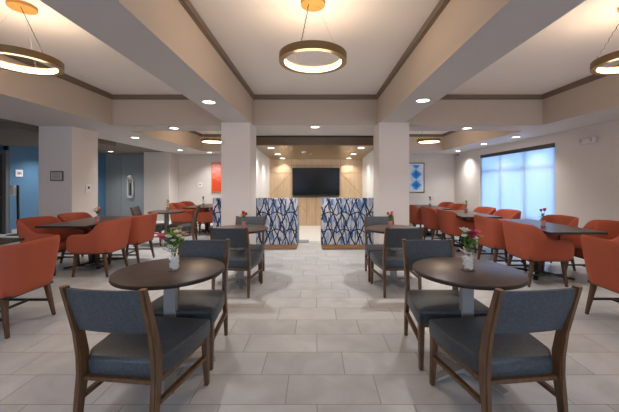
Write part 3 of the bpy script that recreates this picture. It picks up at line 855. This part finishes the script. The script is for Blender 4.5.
# ------------------------------------------------------------------ recessed downlights
def downlight(loc, label, z):
    t = thing('downlight', label, 'ceiling light', (loc[0], loc[1], z), 0, 'recessed downlights')
    bm = B(); n = 32
    r = lathe(bm, [(.084, -.004), (.100, -.005), (.102, -.0005), (.084, -.0005)], n=n, cap=False); link('trim_ring', bm, 'downtrim', t)
    bm = B(); lathe(bm, [(.083, -.003), (.083, -.0005)], n=n); link('lens', bm, 'down', t)
    return t
def CZ(y): return 2.316-(y-7.6)*.0542
DL = [((-1.52, 4.43), 'downlight in the left beam, nearest the aisle', ZB), ((1.49, 4.35), 'downlight in the right beam, nearest the aisle', ZB),
      ((-2.98, 6.55), 'downlight in the cross beam between the left trays', ZB), ((-4.58, 7.9), 'downlight left of the far left tray', ZB),
      ((-7.5, 11.4), 'downlight before the grey panelled wall, far left', ZB), ((-4.75, 10.9), 'downlight by the white pier, far left', ZB),
      ((-4.0, 11.75), 'downlight nearest the back wall, left of orange picture', ZB), ((-.02, 6.41), 'downlight centred before the oak canopy', ZB),
      ((3.17, 6.55), 'downlight in the cross beam between the right trays', ZB), ((5.0, 7.8), 'downlight above the window near end', ZB),
      ((4.95, 9.2), 'faint downlight above the window middle', ZB), ((5.1, 11.2), 'downlight in the far right corner by the window', ZB),
      ((-1.15, 7.98), 'canopy downlight front left before the television', CZ(7.98)), ((1.15, 7.98), 'canopy downlight front right before the television', CZ(7.98)),
      ((-1.11, 9.05), 'canopy downlight middle left before the television', CZ(9.05)), ((1.09, 9.05), 'canopy downlight middle right before the television', CZ(9.05)),
      ((-1.07, 9.98), 'canopy downlight left, closest to the oak wall', CZ(9.98)), ((1.05, 9.98), 'canopy downlight right, closest to the oak wall', CZ(9.98)),
      ((-1.5, .6), 'downlight in the left beam, overhead', ZB), ((1.5, .6), 'downlight in the right beam, overhead', ZB),
      ((-5.6, 3.0), 'downlight over the left side seating', ZB), ((5.0, 3.4), 'downlight over the right wall seating', ZB), ((-7.75, 9.35), 'downlight washing the blue wall behind the beige column', ZB)]
d0 = None
for (x, y), lab, z in DL:
    if d0 is None: d0 = downlight((x, y), lab, z)
    else: dup(d0, (x, y, z), 0, lab)
    pw = 55
    col = (1, .97, .94)
    if y > 6: pw = 85
    if z < 2.4: pw = 20 if y > 9.5 else 38; col = (1, .92, .82)
    if y < 1: pw = 14
    if x < -7: pw = 110
    s = lamp('SPOT', 'downlight_lamp', (x, y, z-.012), pw, col, spot_size=D(125), spot_blend=1.0, shadow_soft_size=.05)

# ------------------------------------------------------------------ small fittings
t = thing('smoke_detector', 'round white smoke detector on the oak canopy', 'smoke detector', (-.34, 8.55, 2.316-(8.55-7.6)*.0542))
bm = B(); lathe(bm, [(.07, 0), (.07, -.02), (.045, -.04), (.02, -.042)], n=28); link('detector_body', bm, 'white', t)
bm = B(); lathe(bm, [(.012, -.042), (.012, -.048)], n=12); link('sensor_cap', bm, 'gframe', t)
def sprinkler(x, y, z, lab):
    bm = B(); lathe(bm, [(.04, -.001), (.04, -.006), (.036, -.010)], n=24); tag(link('sprinkler_cover', bm, 'downtrim', loc=(x, y, z)), lab, 'sprinkler')
sprinkler(-3.80, 5.1, ZT, 'small round sprinkler cover in the near left tray'); sprinkler(2.9, 4.95, ZT, 'small round sprinkler cover in the near right tray')
sprinkler(-.17, 9.0, CZ(9.0), 'tiny sprinkler cover beside the smoke detector')
t = thing('dome_camera', 'small dark dome camera high in the far right corner', 'security camera', (5.40, 11.9, ZB))
bm = B(); lathe(bm, [(.06, 0), (.06, -.04), (.05, -.05)], n=24); link('camera_mount', bm, 'white', t)
bm = B(); lathe(bm, [(.045, -.05), (.04, -.08), (.022, -.10), (.005, -.105)], n=24); link('camera_dome', bm, 'black', t)
t = thing('emergency_light', 'pale oval emergency light unit high on the right wall', 'emergency light', (XR, 6.28, 2.25))
bm = B(); box(bm, (-.04, 0, 0), (.08, .40, .13), .035, 4); link('housing', bm, 'wall', t)
for y in (-.12, .12):
    bm = B(); lathe(bm, [(.038, -.01), (.038, .012), (.03, .02)], n=20)
    o = link('lamp_head', bm, 'base', t, loc=(-.082, y, 0), rot=(0, -PI/2, 0))

def picture(x, z, w, h, art, frame, mount, label, y=YB):
    t = thing('framed_picture', label, 'picture', (x, y-.02, z)); f = .03
    bm = B()
    for c, s in (((0, 0, h/2-f/2), (w, .04, f)), ((0, 0, -h/2+f/2), (w, .04, f)), ((w/2-f/2, 0, 0), (f, .04, h-2*f)), ((-w/2+f/2, 0, 0), (f, .04, h-2*f))): box(bm, c, s, .003, 1)
    link('frame', bm, frame, t)
    k = 2*f+(.12 if mount else 0)
    if mount: bm = B(); box(bm, (0, .005, 0), (w-2*f, .01, h-2*f)); link('mount', bm, 'mat_white', t)
    bm = B(); box(bm, (0, -.003, 0), (w-k, .008, h-k)); link('print', bm, art, t)
picture(3.97, 1.61, .66, 1.18, 'artblue', 'gframe', True, 'tall print of blue diamonds on the back wall, right of the column')
picture(-3.62, 1.62, 1.06, 1.18, 'artorange', 'oframe', False, 'orange print in orange frame on the back wall, left of column')

t = thing('framed_notice', 'small brown-framed notice on the beige column at left', 'framed sign', (-5.22, 6.29, 1.54)); 
bm = B(); box(bm, (0, -.005, 0), (.26, .02, .20), .003, 1); link('frame', bm, 'gframe', t)
bm = B(); box(bm, (0, -.016, 0), (.215, .004, .155)); link('sheet', bm, 'base', t)
bm = B()
for k in range(4): box(bm, (0, -.0185, .05-k*.03), (.15-.02*(k % 2), .001, .006))
link('text_lines', bm, 'gframe', t)
t = thing('wall_plaque', 'square white plaque with grey symbol on the blue wall by the door', 'sign', (-8.46, 8.64+.0, 1.68))
t.location = (XL+.01, 8.92, 1.68)
bm = B(); box(bm, (0, 0, 0), (.02, .22, .20), .003, 1); link('plate', bm, 'mat_white', t)
bm = B(); bar(bm, (.012, -.05, -.04), (.012, -.05, .03), .014, .003, bev=0); bar(bm, (.012, .05, -.04), (.012, .05, .03), .014, .003, bev=0); bar(bm, (.012, -.05, .03), (.012, .05, .03), .014, .003, bev=0, up=(1, 0, 0)); box(bm, (.012, 0, -.01), (.003, .05, .05)); link('symbol', bm, 'gframe', t)
t = thing('dispenser_stand', 'black floor stand holding a pale sanitizer dispenser before blue wall', 'dispenser stand', (-8.05, 8.42, 0))
bm = B(); box(bm, (0, 0, .012), (.36, .30, .02), .004, 1); link('base', bm, 'black', t)
bm = B(); bar(bm, (.02, 0, .02), (.0, 0, 1.34), .05, .04, bev=.004); link('pole', bm, 'black', t)
bm = B(); box(bm, (-.10, -.03, 1.20), (.13, .10, .27), .012, 2); link('dispenser_case', bm, 'white', t)
def plate(x, y, z, ax, lab, hole=True, name='wall_switch', cat='switch'):
    t = thing(name, lab, cat, (x, y, z))
    bm = B(); s = (.16, .014, .18) if ax == 'y' else (.014, .16, .18); box(bm, (0, 0, 0), s, .004, 1); link('cover_plate', bm, 'white', t)
    bm = B(); s = (.05, .006, .05) if ax == 'y' else (.006, .05, .05); o = (0, -.009, .02) if ax == 'y' else (.009, 0, .02); box(bm, o, s, .002, 1); link('display' if name == 'thermostat' else 'rocker', bm, 'dark', t)
plate(-4.922, 6.75, 1.28, 'x', 'white switch plate on the lit side of the left beige column')
plate(-4.60, YB-.008, 1.32, 'y', 'small white thermostat on back wall left of orange picture', name='thermostat', cat='thermostat')
t = thing('wall_sconce', 'pale metal sconce on the grey panelled wall, far left', 'wall light', (-7.47, 12.58, 1.20))
bm = B(); 
for c, s in (((-.11, -.03, 0), (.05, .05, .75)), ((.11, -.03, 0), (.05, .05, .75)), ((0, -.03, .36), (.27, .05, .06)), ((0, -.03, -.36), (.27, .05, .10))): box(bm, c, s, .006, 1)
link('frame', bm, 'base', t)
bm = B(); box(bm, (0, -.01, 0), (.16, .015, .68)); link('backplate', bm, 'panelgrey', t)
bm = B(); box(bm, (0, -.035, -.05), (.06, .03, .5), .01, 1); link('hanger', bm, 'dark', t)
bm = B(); lathe(bm, [(.10, .40), (.11, .44), (.08, .50), (.03, .52)], c=(0, -.05, 0), n=20); link('cap', bm, 'base', t)

# ------------------------------------------------------------------ world, camera, view
w = bpy.data.worlds.new('daylight'); S.world = w; w.use_nodes = True
bg = w.node_tree.nodes['Background']; bg.inputs[0].default_value = (.37, .60, 1, 1); bg.inputs[1].default_value = 1.4
cam = bpy.data.cameras.new('camera'); co = bpy.data.objects.new('camera', cam); COL.objects.link(co)
co.location = (0, 0, 1.4); co.rotation_euler = (PI/2, 0, 0)
cam.sensor_width = 36; cam.lens = 312/619*36; cam.shift_x = -6.5/619; cam.shift_y = -23/619; cam.clip_start = .05
S.camera = co
vs = S.view_settings; vs.view_transform = 'Standard'; vs.look = 'None'; vs.gamma = 1; vs.exposure = 1.14; vs.use_curve_mapping = False
